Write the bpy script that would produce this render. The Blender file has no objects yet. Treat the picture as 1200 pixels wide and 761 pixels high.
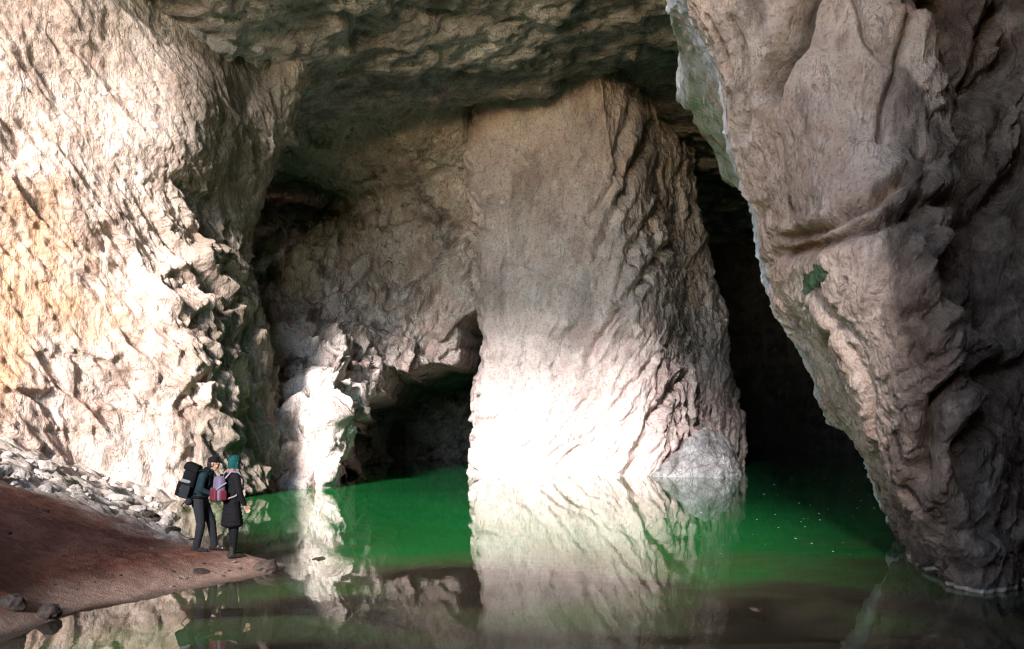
import bpy, bmesh, math, random
import numpy as np
from mathutils import Vector, Matrix

random.seed(7)
S = bpy.context.scene
COL = S.collection
R = math.radians
F, H, YH = 1039.0, 2.3, 500.0           # focal length in photo pixels, eye height, horizon row


def P(px, py, Y):
    return ((px - 600.0) / F * Y, Y, H + (YH - py) / F * Y)


# ------------------------------------------------------------------ noise
U = np.uint32


def _h(ix, iy, iz, seed):
    h = ix.astype(U) * U(374761393) + iy.astype(U) * U(668265263) + iz.astype(U) * U(2246822519) + U(seed * 1274126177 & 0xFFFFFFFF)
    h ^= h >> U(13)
    h *= U(1274126177)
    h ^= h >> U(16)
    h *= U(2246822519)
    h ^= h >> U(15)
    return h


def _rv(ix, iy, iz, seed):
    h = _h(ix, iy, iz, seed)
    k = np.float32(2 / 1023)
    return np.stack([(h & U(1023)) * k - np.float32(1), (h >> U(10) & U(1023)) * k - np.float32(1), (h >> U(20) & U(1023)) * k - np.float32(1)], -1).astype(np.float32)


def perlin(p, seed=0):
    fl = np.floor(p)
    i = fl.astype(np.int64)
    f = (p - fl).astype(np.float32)
    u = f * f * f * (f * (f * 6 - 15) + 10)
    out = 0
    for dx in (0, 1):
        for dy in (0, 1):
            for dz in (0, 1):
                g = _rv(i[:, 0] + dx, i[:, 1] + dy, i[:, 2] + dz, seed)
                d = f - np.array([dx, dy, dz], np.float32)
                w = (u[:, 0] if dx else 1 - u[:, 0]) * (u[:, 1] if dy else 1 - u[:, 1]) * (u[:, 2] if dz else 1 - u[:, 2])
                out = out + w * np.einsum('ij,ij->i', g, d)
    return out


def fbm(p, octv=4, seed=0, gain=.5):
    a, s, o = 1.0, 1.0, 0
    for k in range(octv):
        o = o + a * perlin(p * s + 17.3 * k, seed + k)
        a *= gain
        s *= 2.03
    return o


def ridged(p, octv=4, seed=0, gain=.5):
    a, s, o = 1.0, 1.0, 0
    for k in range(octv):
        o = o + a * (1 - 2.2 * np.abs(perlin(p * s + 9.1 * k, seed + k)))
        a *= gain
        s *= 2.07
    return o


def facets(p, seed=0, k=30.0):
    """tilted-plane cells with softened joints: chiselled rock.  Returns (height, edge distance)."""
    fl = np.floor(p)
    i = fl.astype(np.int64)
    p = (p - fl).astype(np.float32)
    n = len(p)
    d1 = np.full(n, 1e9, np.float32)
    d2 = np.full(n, 1e9, np.float32)
    val = np.zeros(n, np.float32)
    ws = np.full(n, 1e-12, np.float32)
    for dx in (-1, 0, 1):
        for dy in (-1, 0, 1):
            for dz in (-1, 0, 1):
                cx, cy, cz = i[:, 0] + dx, i[:, 1] + dy, i[:, 2] + dz
                r = _rv(cx, cy, cz, seed).astype(np.float32)
                q = np.array([dx + .5, dy + .5, dz + .5], np.float32) + np.float32(.45) * r
                v = p - q
                d = np.einsum('ij,ij->i', v, v)
                t = np.roll(r, 1, 1) * np.array([1, -1, 1], np.float32)
                h = np.einsum('ij,ij->i', v, t) + np.float32(.3) * r[:, 2] * t[:, 1]
                w = np.exp(-k * d)
                val += w * h
                ws += w
                d2 = np.where(d < d1, d1, np.minimum(d2, d))
                d1 = np.minimum(d1, d)
    return (val / ws).astype(float), (np.sqrt(d2) - np.sqrt(d1)).astype(float)


def aniso(p, axis, stretch, scale):
    """coordinates for noise drawn out along an axis"""
    a = np.array(axis, float)
    a /= np.linalg.norm(a)
    al = p @ a
    return (p - np.outer(al, a) * (1 - 1 / stretch)) * scale


def sstep(a, b, x):
    t = np.clip((x - a) / (b - a), 0, 1)
    return t * t * (3 - 2 * t)


# ------------------------------------------------------------------ surfaces
def catmull(A, n, closed=False):
    """resample the rows of A (k, ...) to n samples"""
    k = len(A)
    t = np.linspace(0, k if closed else k - 1, n, endpoint=not closed)
    i = np.floor(t).astype(int)
    if not closed:
        i = np.clip(i, 0, k - 2)
    f = (t - i).reshape((-1,) + (1,) * (A.ndim - 1))
    ix = (lambda j: j % k) if closed else (lambda j: np.clip(j, 0, k - 1))
    p0, p1, p2, p3 = A[ix(i - 1)], A[ix(i)], A[ix(i + 1)], A[ix(i + 2)]
    m1, m2 = (p2 - p0) * .5 * .8, (p3 - p1) * .5 * .8
    return ((2 * f**3 - 3 * f**2 + 1) * p1 + (f**3 - 2 * f**2 + f) * m1
            + (-2 * f**3 + 3 * f**2) * p2 + (f**3 - f**2) * m2)


def surf(ctrl, nu, nv, closed=False):
    """ctrl rows (v) x columns (u) -> grid (nv, nu, 3)"""
    A = np.array(ctrl, float)
    A = catmull(A, nv)
    A = np.swapaxes(catmull(np.swapaxes(A, 0, 1), nu, closed), 0, 1)
    return A


def grid_normals(G, closed=False):
    if closed:
        du = np.roll(G, -1, 1) - np.roll(G, 1, 1)
    else:
        du = np.gradient(G, axis=1)
    dv = np.gradient(G, axis=0)
    n = np.cross(du, dv)
    n /= np.linalg.norm(n, axis=2, keepdims=True) + 1e-9
    return n


def link_mesh(name, verts, faces, mat, parent=None, smooth=True):
    me = bpy.data.meshes.new(name)
    verts = np.asarray(verts, float)
    faces = np.asarray(faces, np.int32)
    nf, k = faces.shape
    me.vertices.add(len(verts))
    me.vertices.foreach_set('co', verts.ravel())
    me.loops.add(nf * k)
    me.loops.foreach_set('vertex_index', faces.ravel())
    me.polygons.add(nf)
    me.polygons.foreach_set('loop_start', np.arange(nf, dtype=np.int32) * k)
    me.polygons.foreach_set('loop_total', np.full(nf, k, np.int32))
    me.update(calc_edges=True)
    me.validate()
    me.polygons.foreach_set('use_smooth', np.full(len(me.polygons), smooth))
    if mat:
        me.materials.append(mat)
    o = bpy.data.objects.new(name, me)
    COL.objects.link(o)
    if parent:
        o.parent = parent
    return o


def grid_faces(nv, nu, closed=False):
    iu = np.arange(nu if closed else nu - 1)
    iv = np.arange(nv - 1)
    U, V = np.meshgrid(iu, iv)
    a = V * nu + U
    b = V * nu + (U + 1) % nu
    c = (V + 1) * nu + (U + 1) % nu
    d = (V + 1) * nu + U
    return np.stack([a, b, c, d], -1).reshape(-1, 4)


def pix(G):
    """photo pixel of each point, used only to place rock features"""
    Y = np.maximum(G[..., 1], .5)
    return 600 + G[..., 0] / Y * F, YH - (G[..., 2] - H) / Y * F


def seg_dist(px, py, pts):
    """distance and parameter to a polyline"""
    best = np.full(px.shape, 1e9)
    for (x0, y0), (x1, y1) in zip(pts[:-1], pts[1:]):
        dx, dy = x1 - x0, y1 - y0
        t = np.clip(((px - x0) * dx + (py - y0) * dy) / (dx * dx + dy * dy), 0, 1)
        best = np.minimum(best, np.hypot(px - x0 - t * dx, py - y0 - t * dy))
    return best


def poly_sd(px, py, pts):
    """signed distance to polygon, positive inside"""
    d = seg_dist(px, py, pts + [pts[0]])
    inside = np.zeros(px.shape, bool)
    n = len(pts)
    for i in range(n):
        x0, y0 = pts[i]
        x1, y1 = pts[(i + 1) % n]
        c = ((y0 > py) != (y1 > py)) & (px < (x1 - x0) * (py - y0) / (y1 - y0 + 1e-9) + x0)
        inside ^= c
    return np.where(inside, d, -d)


# ------------------------------------------------------------------ tags
def tag(o, label=None, cat=None, group=None, kind=None):
    if label: o['label'] = label
    if cat: o['category'] = cat
    if group: o['group'] = group
    if kind: o['kind'] = kind
    return o


def empty(name, loc, rz=0):
    o = bpy.data.objects.new(name, None)
    o.location = loc
    o.rotation_euler = (0, 0, rz)
    o.empty_display_size = .2
    COL.objects.link(o)
    return o


# ------------------------------------------------------------------ materials
class NT:
    def __init__(s, name):
        s.m = bpy.data.materials.new(name)
        s.m.use_nodes = True
        s.t = s.m.node_tree
        s.t.nodes.clear()
        s.out = s.n('ShaderNodeOutputMaterial')

    def n(s, typ, ins=None, **kw):
        nd = s.t.nodes.new(typ)
        for k, v in kw.items():
            setattr(nd, k, v)
        for k, v in (ins or {}).items():
            sock = nd.inputs[k]
            if hasattr(v, 'is_linked') or isinstance(v, bpy.types.NodeSocket):
                s.t.links.new(v, sock)
            else:
                sock.default_value = v
        return nd

    def mapping(s, vec, scale=(1, 1, 1), rot=(0, 0, 0), loc=(0, 0, 0)):
        return s.n('ShaderNodeMapping', {'Vector': vec, 'Scale': scale, 'Rotation': rot, 'Location': loc}).outputs[0]

    def noise(s, vec, scale, detail=4, rough=.55, dist=0):
        return s.n('ShaderNodeTexNoise', {'Vector': vec, 'Scale': scale, 'Detail': detail, 'Roughness': rough, 'Distortion': dist}).outputs[0]

    def ramp(s, fac, stops):
        r = s.n('ShaderNodeValToRGB', {'Fac': fac})
        el = r.color_ramp.elements
        while len(el) < len(stops):
            el.new(.5)
        for e, (p, c) in zip(el, stops):
            e.position = p
            e.color = (c[0], c[1], c[2], 1) if hasattr(c, '__len__') else (c, c, c, 1)
        return r.outputs[0]

    def mix(s, fac, a, b, mode='MIX'):
        nd = s.n('ShaderNodeMix', data_type='RGBA', blend_type=mode)
        for idx, v in ((0, fac), (6, a), (7, b)):
            if isinstance(v, bpy.types.NodeSocket):
                s.t.links.new(v, nd.inputs[idx])
            elif idx == 0:
                nd.inputs[0].default_value = v
            else:
                nd.inputs[idx].default_value = (*v, 1)
        return nd.outputs[2]

    def math(s, op, a, b=0, clamp=False):
        return s.n('ShaderNodeMath', {0: a, 1: b}, operation=op, use_clamp=clamp).outputs[0]

    def surface(s, sh):
        s.t.links.new(sh, s.out.inputs[0])


def rock_mat(name, c_lo, c_mid, c_hi, streak_rot=(0, 0, 0), streak_scale=(1, 1, .2), scale=1.0,
             vcol=None, bump=.8, vein=.75, scratch=.45, use_attr=False, dark=(.07, .05, .042), darkness=.7):
    m = NT(name)
    pos = m.n('ShaderNodeTexCoord').outputs['Object']
    n1 = m.noise(pos, .22 * scale, 6, .6, .4)
    base = m.ramp(n1, [(.36, c_lo), (.5, c_mid), (.64, c_hi)])
    n2 = m.noise(pos, 1.6 * scale, 8, .65, .3)
    base = m.mix(m.ramp(n2, [(.42, .0), (.66, .6)]), base, tuple(min(.8, c * 1.25 + .02) for c in c_hi))
    sp = m.mapping(pos, streak_scale, streak_rot)
    n3 = m.noise(sp, .9 * scale, 7, .62, .8)
    base = m.mix(m.ramp(n3, [(.53, 0), (.66, darkness)]), base, dark)
    # thin crack lines
    n4 = m.noise(sp, 1.7 * scale, 3, .5, 1.4)
    line = m.math('ABSOLUTE', m.math('SUBTRACT', n4, .5))
    crack = m.ramp(line, [(0, 1), (.02, 0)])
    crack = m.math('MULTIPLY', crack, m.ramp(n2, [(.42, 0), (.56, vein)]))
    base = m.mix(crack, base, tuple(c * .8 for c in dark))
    # pale scratches
    n5 = m.noise(m.mapping(pos, (1, 1, .6), (0.3, .6, .2)), 1.1 * scale, 2, .5, 2.2)
    line2 = m.math('ABSOLUTE', m.math('SUBTRACT', n5, .5))
    scr = m.math('MULTIPLY', m.ramp(line2, [(0, 1), (.007, 0)]), m.ramp(n1, [(.5, 0), (.62, scratch)]))
    base = m.mix(scr, base, (.68, .62, .56))
    n6 = m.noise(pos, 13 * scale, 8, .72)
    base = m.mix(1.0, base, m.ramp(n6, [(.36, .62), (.5, 1.0), (.66, 1.0)]), 'MULTIPLY')
    if use_attr:
        at = m.n('ShaderNodeVertexColor', layer_name='vcol')
        base = m.mix(at.outputs['Alpha'], base, m.mix(m.ramp(n2, [(.3, .0), (.7, .35)]), at.outputs['Color'], base))
    nb = m.noise(pos, 4 * scale, 12, .68)
    nb2 = m.noise(sp, 3.2 * scale, 6, .6, .6)
    vb = m.n('ShaderNodeTexVoronoi', {'Vector': m.mapping(sp, (1, 1, 1)), 'Scale': 2.6 * scale, 'Randomness': 1}, feature='F1').outputs[0]
    hgt = m.math('ADD', m.math('ADD', m.math('MULTIPLY', nb, .5), m.math('MULTIPLY', nb2, .7)), m.math('MULTIPLY', vb, .35))
    bp = m.n('ShaderNodeBump', {'Height': hgt, 'Strength': bump, 'Distance': .3 / scale})
    b = m.n('ShaderNodeBsdfPrincipled', {'Base Color': base, 'Roughness': .86, 'Specular IOR Level': .25, 'Normal': bp.outputs[0]})
    m.surface(b.outputs[0])
    return m.m


def plain_mat(name, col, rough=.85, var=.25, scale=14, spec=.25):
    m = NT(name)
    pos = m.n('ShaderNodeTexCoord').outputs['Object']
    n = m.noise(pos, scale, 5, .6)
    c = m.mix(m.ramp(n, [(.3, 0), (.7, 1)]), tuple(x * (1 - var) for x in col), tuple(min(1, x * (1 + var)) for x in col))
    bp = m.n('ShaderNodeBump', {'Height': n, 'Strength': .25, 'Distance': .02})
    b = m.n('ShaderNodeBsdfPrincipled', {'Base Color': c, 'Roughness': rough, 'Specular IOR Level': spec, 'Normal': bp.outputs[0]})
    m.surface(b.outputs[0])
    return m.m


def set_vcol(o, rgba):
    at = o.data.color_attributes.new('vcol', 'FLOAT_COLOR', 'POINT')
    at.data.foreach_set('color', np.asarray(rgba, float).ravel())


M_left = rock_mat('rock_left', (.40, .27, .215), (.51, .375, .31), (.58, .48, .425), (0, R(-35), 0), (1, 1, .3), 1.0, use_attr=True, darkness=.5)
M_back = rock_mat('rock_back', (.17, .115, .10), (.46, .345, .31), (.68, .59, .555), (0, R(30), 0), (1, 1, .35), .8, darkness=.85)
M_pillar = rock_mat('rock_pillar', (.47, .35, .33), (.60, .465, .44), (.67, .555, .535), (0, R(35), 0), (1, 1, .3), .7, darkness=.35, bump=.7, vein=.3, scratch=.25)
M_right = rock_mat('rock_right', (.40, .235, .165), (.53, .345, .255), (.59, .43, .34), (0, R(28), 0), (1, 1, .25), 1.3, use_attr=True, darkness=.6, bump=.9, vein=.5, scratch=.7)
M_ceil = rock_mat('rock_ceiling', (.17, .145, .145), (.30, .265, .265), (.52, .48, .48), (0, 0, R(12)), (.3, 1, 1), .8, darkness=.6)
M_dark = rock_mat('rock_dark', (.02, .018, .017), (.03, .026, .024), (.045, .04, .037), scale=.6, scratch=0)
M_grey = rock_mat('rock_grey', (.09, .088, .09), (.2, .195, .2), (.42, .41, .42), (0, R(40), 0), (1, 1, .3), 1.2, darkness=.7)
M_pebble = rock_mat('pebble', (.12, .08, .065), (.18, .13, .105), (.26, .2, .17), scale=3, bump=.3)
M_stone = rock_mat('rock_stone', (.32, .27, .24), (.45, .39, .35), (.55, .5, .46), scale=3, bump=.3)
M_wetstone = rock_mat('rock_wet', (.03, .022, .018), (.05, .036, .028), (.075, .055, .042), scale=3, bump=.3, scratch=0)


# ------------------------------------------------------------------ left rock wall
def left_wall():
    rows = [  # py, ridge px, edge px
        (640, 268, 340), (575, 268, 336), (480, 256, 325), (420, 243, 316), (350, 215, 305), (290, 195, 300),
        (240, 195, 303), (180, 217, 316), (130, 217, 333), (60, 198, 352), (0, 188, 372), (-90, 170, 390)]
    ctrl = []
    for py, rp, ep in rows:
        t = (575 - py) / 575.0
        z = H + (YH - py) / F * 30.0
        xs = []
        lean = .9 * max(t, 0)
        for (x, y) in ((-27, -9), (-26, 4), (-22.5, 15), (-18.5, 21)):
            xs.append((x, y + lean * .5, z))
        for px, Y in ((0, 24.6 + lean), (100, 26.4 + lean * .6), (rp - 25, 28.0 + .1 * lean), (rp + 12, 29.0), ((rp + ep) / 2 + 8, 31.2), (ep - 4, 33.0), (ep - 9, 35.5)):
            xs.append(((px - 600) / F * Y, Y, z))
        xe = (ep - 9 - 600) / F * 35.5
        xs.append((xe - 2.5, 40, z))
        xs.append((xe - 8, 46, z))
        ctrl.append(xs)
    # dense where the camera looks: resample the columns unevenly
    G = surf(ctrl, 1300, 420)
    keep = np.concatenate([np.arange(0, 430, 12), np.arange(432, 1120, 2), np.arange(1122, 1300, 10)])
    G = G[:, keep]
    N = -grid_normals(G)
    sh = G.shape
    p = G.reshape(-1, 3)
    px, py = pix(p)
    ax = (.55, .45, -.75)
    d = .55 * fbm(p * .22, 3, 1)
    f1, e1 = facets(aniso(p, ax, 2.2, .75), 3)
    f2, e2 = facets(aniso(p, ax, 2.4, 1.9), 5)
    rough = sstep(120, 330, py) * .6 + .45                       # lower wall is more broken
    rough = rough * np.clip(.6 + 1.3 * fbm(p * .28, 3, 24), .2, 1.4)
    # blocks along the dark flank
    flank = np.exp(-((px - 245) / 55) ** 2) * sstep(230, 300, py)
    d = d + rough * (.5 * f1 + .2 * f2) + flank * (.55 * facets(p * .8, 9)[0] + .25 * facets(p * 1.7, 19)[0])
    d = d + .10 * ridged(aniso(p, ax, 3.5, 1.5), 4, 11) - .1
    d = d - .12 * np.clip(1 - e1 / .1, 0, 1) * rough
    d = d + .05 * fbm(p * 4.5, 3, 21) + rough * .09 * facets(aniso(p, ax, 2.5, 3.6), 22)[0] + .05 * (ridged(aniso(p, ax, 4, 3.2), 3, 23) - .5)
    Q = (p + N.reshape(-1, 3) * d[:, None])
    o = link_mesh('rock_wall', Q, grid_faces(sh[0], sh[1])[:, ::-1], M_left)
    # ochre stains, and dark brown over the right flank
    n = fbm(p * .35, 4, 33)
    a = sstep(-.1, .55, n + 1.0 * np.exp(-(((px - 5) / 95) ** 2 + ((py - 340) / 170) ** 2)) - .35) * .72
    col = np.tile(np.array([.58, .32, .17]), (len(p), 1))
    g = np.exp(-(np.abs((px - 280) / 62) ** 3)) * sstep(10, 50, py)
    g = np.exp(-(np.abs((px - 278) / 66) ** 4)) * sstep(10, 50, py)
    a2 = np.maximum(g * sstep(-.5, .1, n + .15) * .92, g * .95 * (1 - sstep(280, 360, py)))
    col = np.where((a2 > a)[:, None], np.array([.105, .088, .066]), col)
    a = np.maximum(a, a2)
    set_vcol(o, np.concatenate([col, a[:, None]], 1))
    tag(o, 'tall pale rock wall on the left, ochre stained and broken, behind the two hikers', 'rock wall', None, 'thing')


left_wall()


# ------------------------------------------------------------------ back chamber wall
def back_wall():
    cols = [255, 300, 330, 365, 400, 440, 480, 520, 560, 620]
    rows = [
        (60,  [42, 41, 40, 40, 40, 40, 40.5, 41, 41, 42]),
        (120, [43, 42, 41, 41, 41, 41, 41.5, 42, 43, 43]),
        (165, [44, 43, 42.5, 42.5, 43, 43, 43, 43.5, 44, 45]),
        (205, [46, 46, 46, 45.5, 45, 45, 45, 45, 45, 46]),
        (232, [49, 50, 50, 49, 47.5, 46.5, 46, 45.5, 45.5, 46]),
        (258, [45, 45, 46, 47, 47.5, 47, 46.5, 46, 46, 47]),
        (300, [42, 41.5, 42, 43.5, 45, 47, 47, 46, 46, 47]),
        (360, [40, 40, 40.5, 42, 43.5, 44.5, 45, 45.5, 46, 47]),
        (420, [39, 38, 37, 37, 40, 43, 44, 45.5, 46, 47]),
        (480, [36, 35.5, 34.6, 34.2, 35.2, 42, 44, 46, 47, 48]),
        (540, [35, 34.6, 33.8, 33.6, 34.8, 44, 46, 47, 48, 48]),
        (575, [35, 34.5, 33.6, 33.4, 34.8, 44, 46, 47, 48, 48]),
        (650, [35, 34.5, 33.6, 33.4, 34.8, 44, 46, 47, 48, 48])]
    ctrl = [[P(c, py, Y) for c, Y in zip(cols, ys)] for py, ys in rows]
    G = surf(ctrl, 330, 420)
    N = grid_normals(G)
    N *= np.sign((N[..., 1] < 0) * 2 - 1.0).mean() or 1
    if N[..., 1].mean() > 0:
        N = -N
    sh = G.shape
    p = G.reshape(-1, 3)
    px, py = pix(p)
    ax = (.5, .2, .8)
    f1, e1 = facets(aniso(p, ax, 2.0, .6), 41)
    f2, e2 = facets(aniso(p, ax, 2.2, 1.5), 42)
    low = sstep(235, 275, py)
    d = .6 * fbm(p * .2, 3, 40) + (.25 + .75 * low) * (.95 * f1 + .4 * f2) + (.12 + .22 * low) * (ridged(aniso(p, ax, 3, .75), 4, 44) - .6)
    d = d + .05 * fbm(p * 3.5, 3, 47) + (.03 + .1 * low) * facets(aniso(p, ax, 2, 3.0), 49)[0]
    Q = p + N.reshape(-1, 3) * d[:, None]
    hole = [(406, 640), (396, 545), (410, 498), (430, 468), (458, 440), (500, 430), (532, 424), (538, 368), (562, 352), (600, 350), (640, 640)]
    wob = 20 * fbm(p * .55, 4, 48)
    k = sstep(-3, 14, poly_sd(px, py, hole) + wob)
    push = k * 17
    Q = Q * 1.0
    # the opening runs on into the hill behind
    Q[:, 1] += push
    Q[:, 0] += push * .25 * (px - 470) / 100
    o = link_mesh('rock_wall', Q, grid_faces(sh[0], sh[1]), M_back)
    tag(o, 'crumpled grey brown back wall arching over a low black cave mouth', 'rock wall', None, 'thing')


back_wall()


# ------------------------------------------------------------------ pillar
def pillar():
    rows = [  # py at Y=42, left, right
        (660, 548, 876), (557, 554, 871), (520, 557, 868), (470, 561, 862), (400, 568, 850), (330, 564, 840), (260, 561, 829),
        (200, 551, 821), (130, 549, 814), (80, 553, 808), (20, 556, 804), (-30, 558, 802)]
    ctrl = []
    for py, l, r in rows:
        z = H + (YH - py) / F * 42
        t = np.clip((557 - py) / 480, 0, 1)
        f = 41.2 + 1.0 * t
        pts = [(l + 2, f + 2.2), (l + 9, f + .4), (l + .3 * (r - l), f), (l + .6 * (r - l), f + .1), (r - 98, f + .4), (r - 74, f + 1.7),
               (r - 40, f + 6.5), (r - 5, f + 12), (l + 90, f + 14), (l + 12, f + 8)]
        ctrl.append([((px - 600) / F * Y, Y, z) for px, Y in pts])
    G = surf(ctrl, 760, 440, True)
    N = grid_normals(G, True)
    c = G.mean(1, keepdims=True)
    if ((G - c) * N).sum() < 0:
        N = -N
    sh = G.shape
    p = G.reshape(-1, 3)
    px, py = pix(p)
    ax = (.62, .1, .8)
    rgt = sstep(690, 800, px + .25 * (py - 300))
    f1, e1 = facets(aniso(p, ax, 2.2, .55), 61, 70)
    f2, e2 = facets(aniso(p, ax, 2.6, 1.5), 62, 70)
    f3, e3 = facets(p * np.array([.35, .35, .35]), 66)
    d = .5 * fbm(p * .16, 3, 60) + .18 * f3 + (.17 + .30 * rgt) * (.60 * f1 + .32 * f2)
    # drawn-out folds running down to the left
    fold = ridged(aniso(p, ax, 4, .6), 3, 64)
    d = d + (.05 + .12 * rgt) * (fold - .5) + .05 * fbm(p * 3, 4, 67) + (.03 + .07 * rgt) * facets(aniso(p, ax, 2.5, 2.6), 69)[0] + .03 * (ridged(aniso(p, ax, 4, 2), 3, 72) - .5) + .08 * fbm(p * 1.1, 3, 68) + .5 * np.exp(-((px - 556) / 14) ** 2) * facets(p * 1.1, 73, 60)[0]
    for pts, w, dep in (([(782, 95), (745, 190), (700, 300)], 5, .25), ([(800, 260), (745, 330), (690, 420)], 5, .28),
                        ([(770, 240), (735, 300), (722, 350)], 4, .2), ([(800, 440), (760, 500), (735, 557)], 5, .3),
                        ([(740, 110), (725, 200), (690, 260)], 4, .15), ([(835, 470), (800, 520), (770, 555)], 4, .2),
                        ([(575, 238), (592, 234)], 3, .3), ([(560, 398), (640, 392), (735, 402)], 7, .12),
                        ([(690, 460), (650, 520)], 3, .12), ([(760, 430), (700, 500), (640, 540)], 3, .12)):
        dd = seg_dist(px + 6 * fbm(p * 1.3, 2, 70), py + 6 * fbm(p * 1.3, 2, 71), pts)
        front = p[:, 1] < 47
        d = d - dep * np.exp(-(dd / w) ** 2) * front + dep * .5 * np.exp(-((dd - 2.2 * w) / w) ** 2) * front
    Q = p + N.reshape(-1, 3) * d[:, None]
    o = link_mesh('rock_pillar', Q, grid_faces(sh[0], sh[1], True), M_pillar)
    tag(o, 'broad pinkish rock pillar rising from the green pool, sunlit white at its foot', 'rock pillar', None, 'thing')


pillar()


# ------------------------------------------------------------------ right rock
def right_rock():
    rows = [  # py measured at Y=15: left edge px
        (700, 1062), (640, 1056), (600, 1031), (560, 1003), (520, 977), (480, 957), (430, 937), (380, 907), (335, 890), (290, 877),
        (250, 867), (180, 848), (110, 834), (40, 795), (0, 768), (-60, 762), (-150, 775), (-300, 850), (-420, 950)]
    ctrl = []
    for py, ep in rows:
        t = np.clip((640 - py) / 640, -.1, 1.4)
        ye = 17.8 - 2.6 * min(t, 1)
        z = H + (YH - py) / F * ye
        yf = 12.2 + .35 * t - (.8 * math.exp(-((py - 370) / 130.0) ** 2))
        w = 1250 - ep
        pts = [((ep + 80 - 600) / F * 27, 27.0), ((ep + 46 - 600) / F * 22, 22.0), ((ep + 10 - 600) / F * (ye + 1), ye + 1), ((ep - 600) / F * (ye - .4), ye - .4),
               ((ep + 5 - 600) / F * (ye - 1.3), ye - 1.3)]
        for q, dy in ((.16, 1.2), (.36, .25), (.56, .15), (.70, 1.2), (.82, 2.0), (1.0, 1.3), (1.25, .4), (1.6, -.6)):
            Y = yf + dy
            px = ep + q * w
            # crevice recess is less deep low down
            pts.append(((px - 600) / F * Y, Y, ))
        pts.append((16, 9))
        pts.append((18, 2))
        pts.append((19, -9))
        ctrl.append([(x, y, z) for x, y in pts])
    G = surf(ctrl, 900, 560)
    keep = np.concatenate([np.arange(0, 110, 3), np.arange(110, 700, 1), np.arange(700, 900, 8)])
    G = G[:, keep]
    N = grid_normals(G)
    mid = N[:, 200:400, 1].mean()
    if mid > 0:
        N = -N
    sh = G.shape
    p = G.reshape(-1, 3)
    px, py = pix(p)
    wx = px + 10 * fbm(p * .9, 3, 80)
    wy = py + 10 * fbm(p * .9, 3, 81)
    ax = (.45, .1, .9)
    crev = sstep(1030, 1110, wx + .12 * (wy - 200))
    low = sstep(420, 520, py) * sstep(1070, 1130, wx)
    edge = 1 - sstep(30, 120, px - np.interp(py, [r[0] for r in rows[::-1]], [r[1] for r in rows[::-1]]))
    f1, e1 = facets(aniso(p, ax, 2.0, .75), 83, 110)
    f2, e2 = facets(aniso(p, ax, 2.2, 2.1), 84, 110)
    f3, e3 = facets(p * .38, 87, 90)
    d = .22 * fbm(p * .25, 2, 82) + .3 * f3 + (.10 + .6 * np.maximum(crev, low) + .1 * edge) * (.34 * f1 + .30 * f2) + .03 * (ridged(aniso(p, ax, 3, 2.2), 3, 96) - .5) * (.4 + crev)
    d = d - .22 * edge
    d = d + (.02 + .12 * crev) * (ridged(aniso(p, ax, 4, 1.0), 4, 86) - .5) + .04 * fbm(p * 5, 4, 88) + .014 * fbm(p * 14, 3, 188) + (.02 + .06 * np.maximum(crev, edge)) * facets(aniso(p, ax, 2.2, 5), 97, 90)[0] + .02 * fbm(p * 2, 3, 89)

    crackm = np.zeros(len(p))

    def groove(pts, w, dep, lip=.4):
        lip *= .35
        dd = seg_dist(wx, wy, pts)
        return -dep * np.exp(-(dd / w) ** 2) + lip * dep * np.exp(-((dd - 2.4 * w) / w) ** 2)
    for pts, w, dep, lip in (
            ([(948, -10), (932, 50), (906, 95), (900, 108)], 11, .6, .1),          # deep slot at the top
            ([(905, 285), (960, 270), (1020, 235), (1060, 205)], 7, .22, .6),        # slanting bedding seam
            ([(905, 305), (970, 285), (1050, 250), (1110, 232)], 8, .28, .3),
            ([(1070, -10), (1050, 80), (1030, 160)], 5, .16, .2),
            ([(1000, -10), (1012, 45), (1040, 80)], 4, .12, .2),
            ([(1110, -10), (1125, 120), (1140, 230), (1130, 330), (1145, 430)], 17, .7, .2),
            ([(1180, 60), (1140, 130)], 10, .4, .3), ([(1165, -10), (1150, 90)], 9, .4, .2),
            ([(1085, 240), (1110, 320), (1135, 400), (1100, 470), (1085, 560)], 10, .4, .2),
            ([(1200, 170), (1160, 260), (1170, 380)], 12, .5, .2),
            ([(860, 20), (875, 100), (862, 160)], 5, .12, .5), ([(825, 20), (850, 90)], 4, .1, .4),
            ([(1170, 440), (1120, 520), (1150, 620)], 12, .35, .2),
            ([(990, 330), (960, 420), (985, 480)], 4, .08, .3)):
        d = d + groove(pts, w, dep, lip)
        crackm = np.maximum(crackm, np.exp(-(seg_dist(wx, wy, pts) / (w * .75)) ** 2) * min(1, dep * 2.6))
    # everything under the seam stands back a little; the lower bulge comes forward
    Q = p + N.reshape(-1, 3) * d[:, None]
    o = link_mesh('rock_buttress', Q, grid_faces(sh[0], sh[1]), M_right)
    n = fbm(p * .6, 4, 90)
    n2 = fbm(aniso(p, ax, 3.5, 1.1), 4, 91)
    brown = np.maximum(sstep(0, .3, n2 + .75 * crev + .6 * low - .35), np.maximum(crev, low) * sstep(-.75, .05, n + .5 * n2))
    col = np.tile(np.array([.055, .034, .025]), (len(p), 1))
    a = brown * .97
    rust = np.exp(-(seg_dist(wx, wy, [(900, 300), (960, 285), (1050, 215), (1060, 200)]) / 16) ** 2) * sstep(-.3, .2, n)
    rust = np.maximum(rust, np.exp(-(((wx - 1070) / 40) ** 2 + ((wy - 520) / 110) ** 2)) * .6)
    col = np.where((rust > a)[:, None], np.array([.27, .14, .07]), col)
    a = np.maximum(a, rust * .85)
    strk = ridged(aniso(p, (-.25, .1, 1), 5, 1.15), 3, 192)
    strk = sstep(.95, 1.25, strk) * sstep(1015, 1075, wx) * .95
    sk = strk > a
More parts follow.
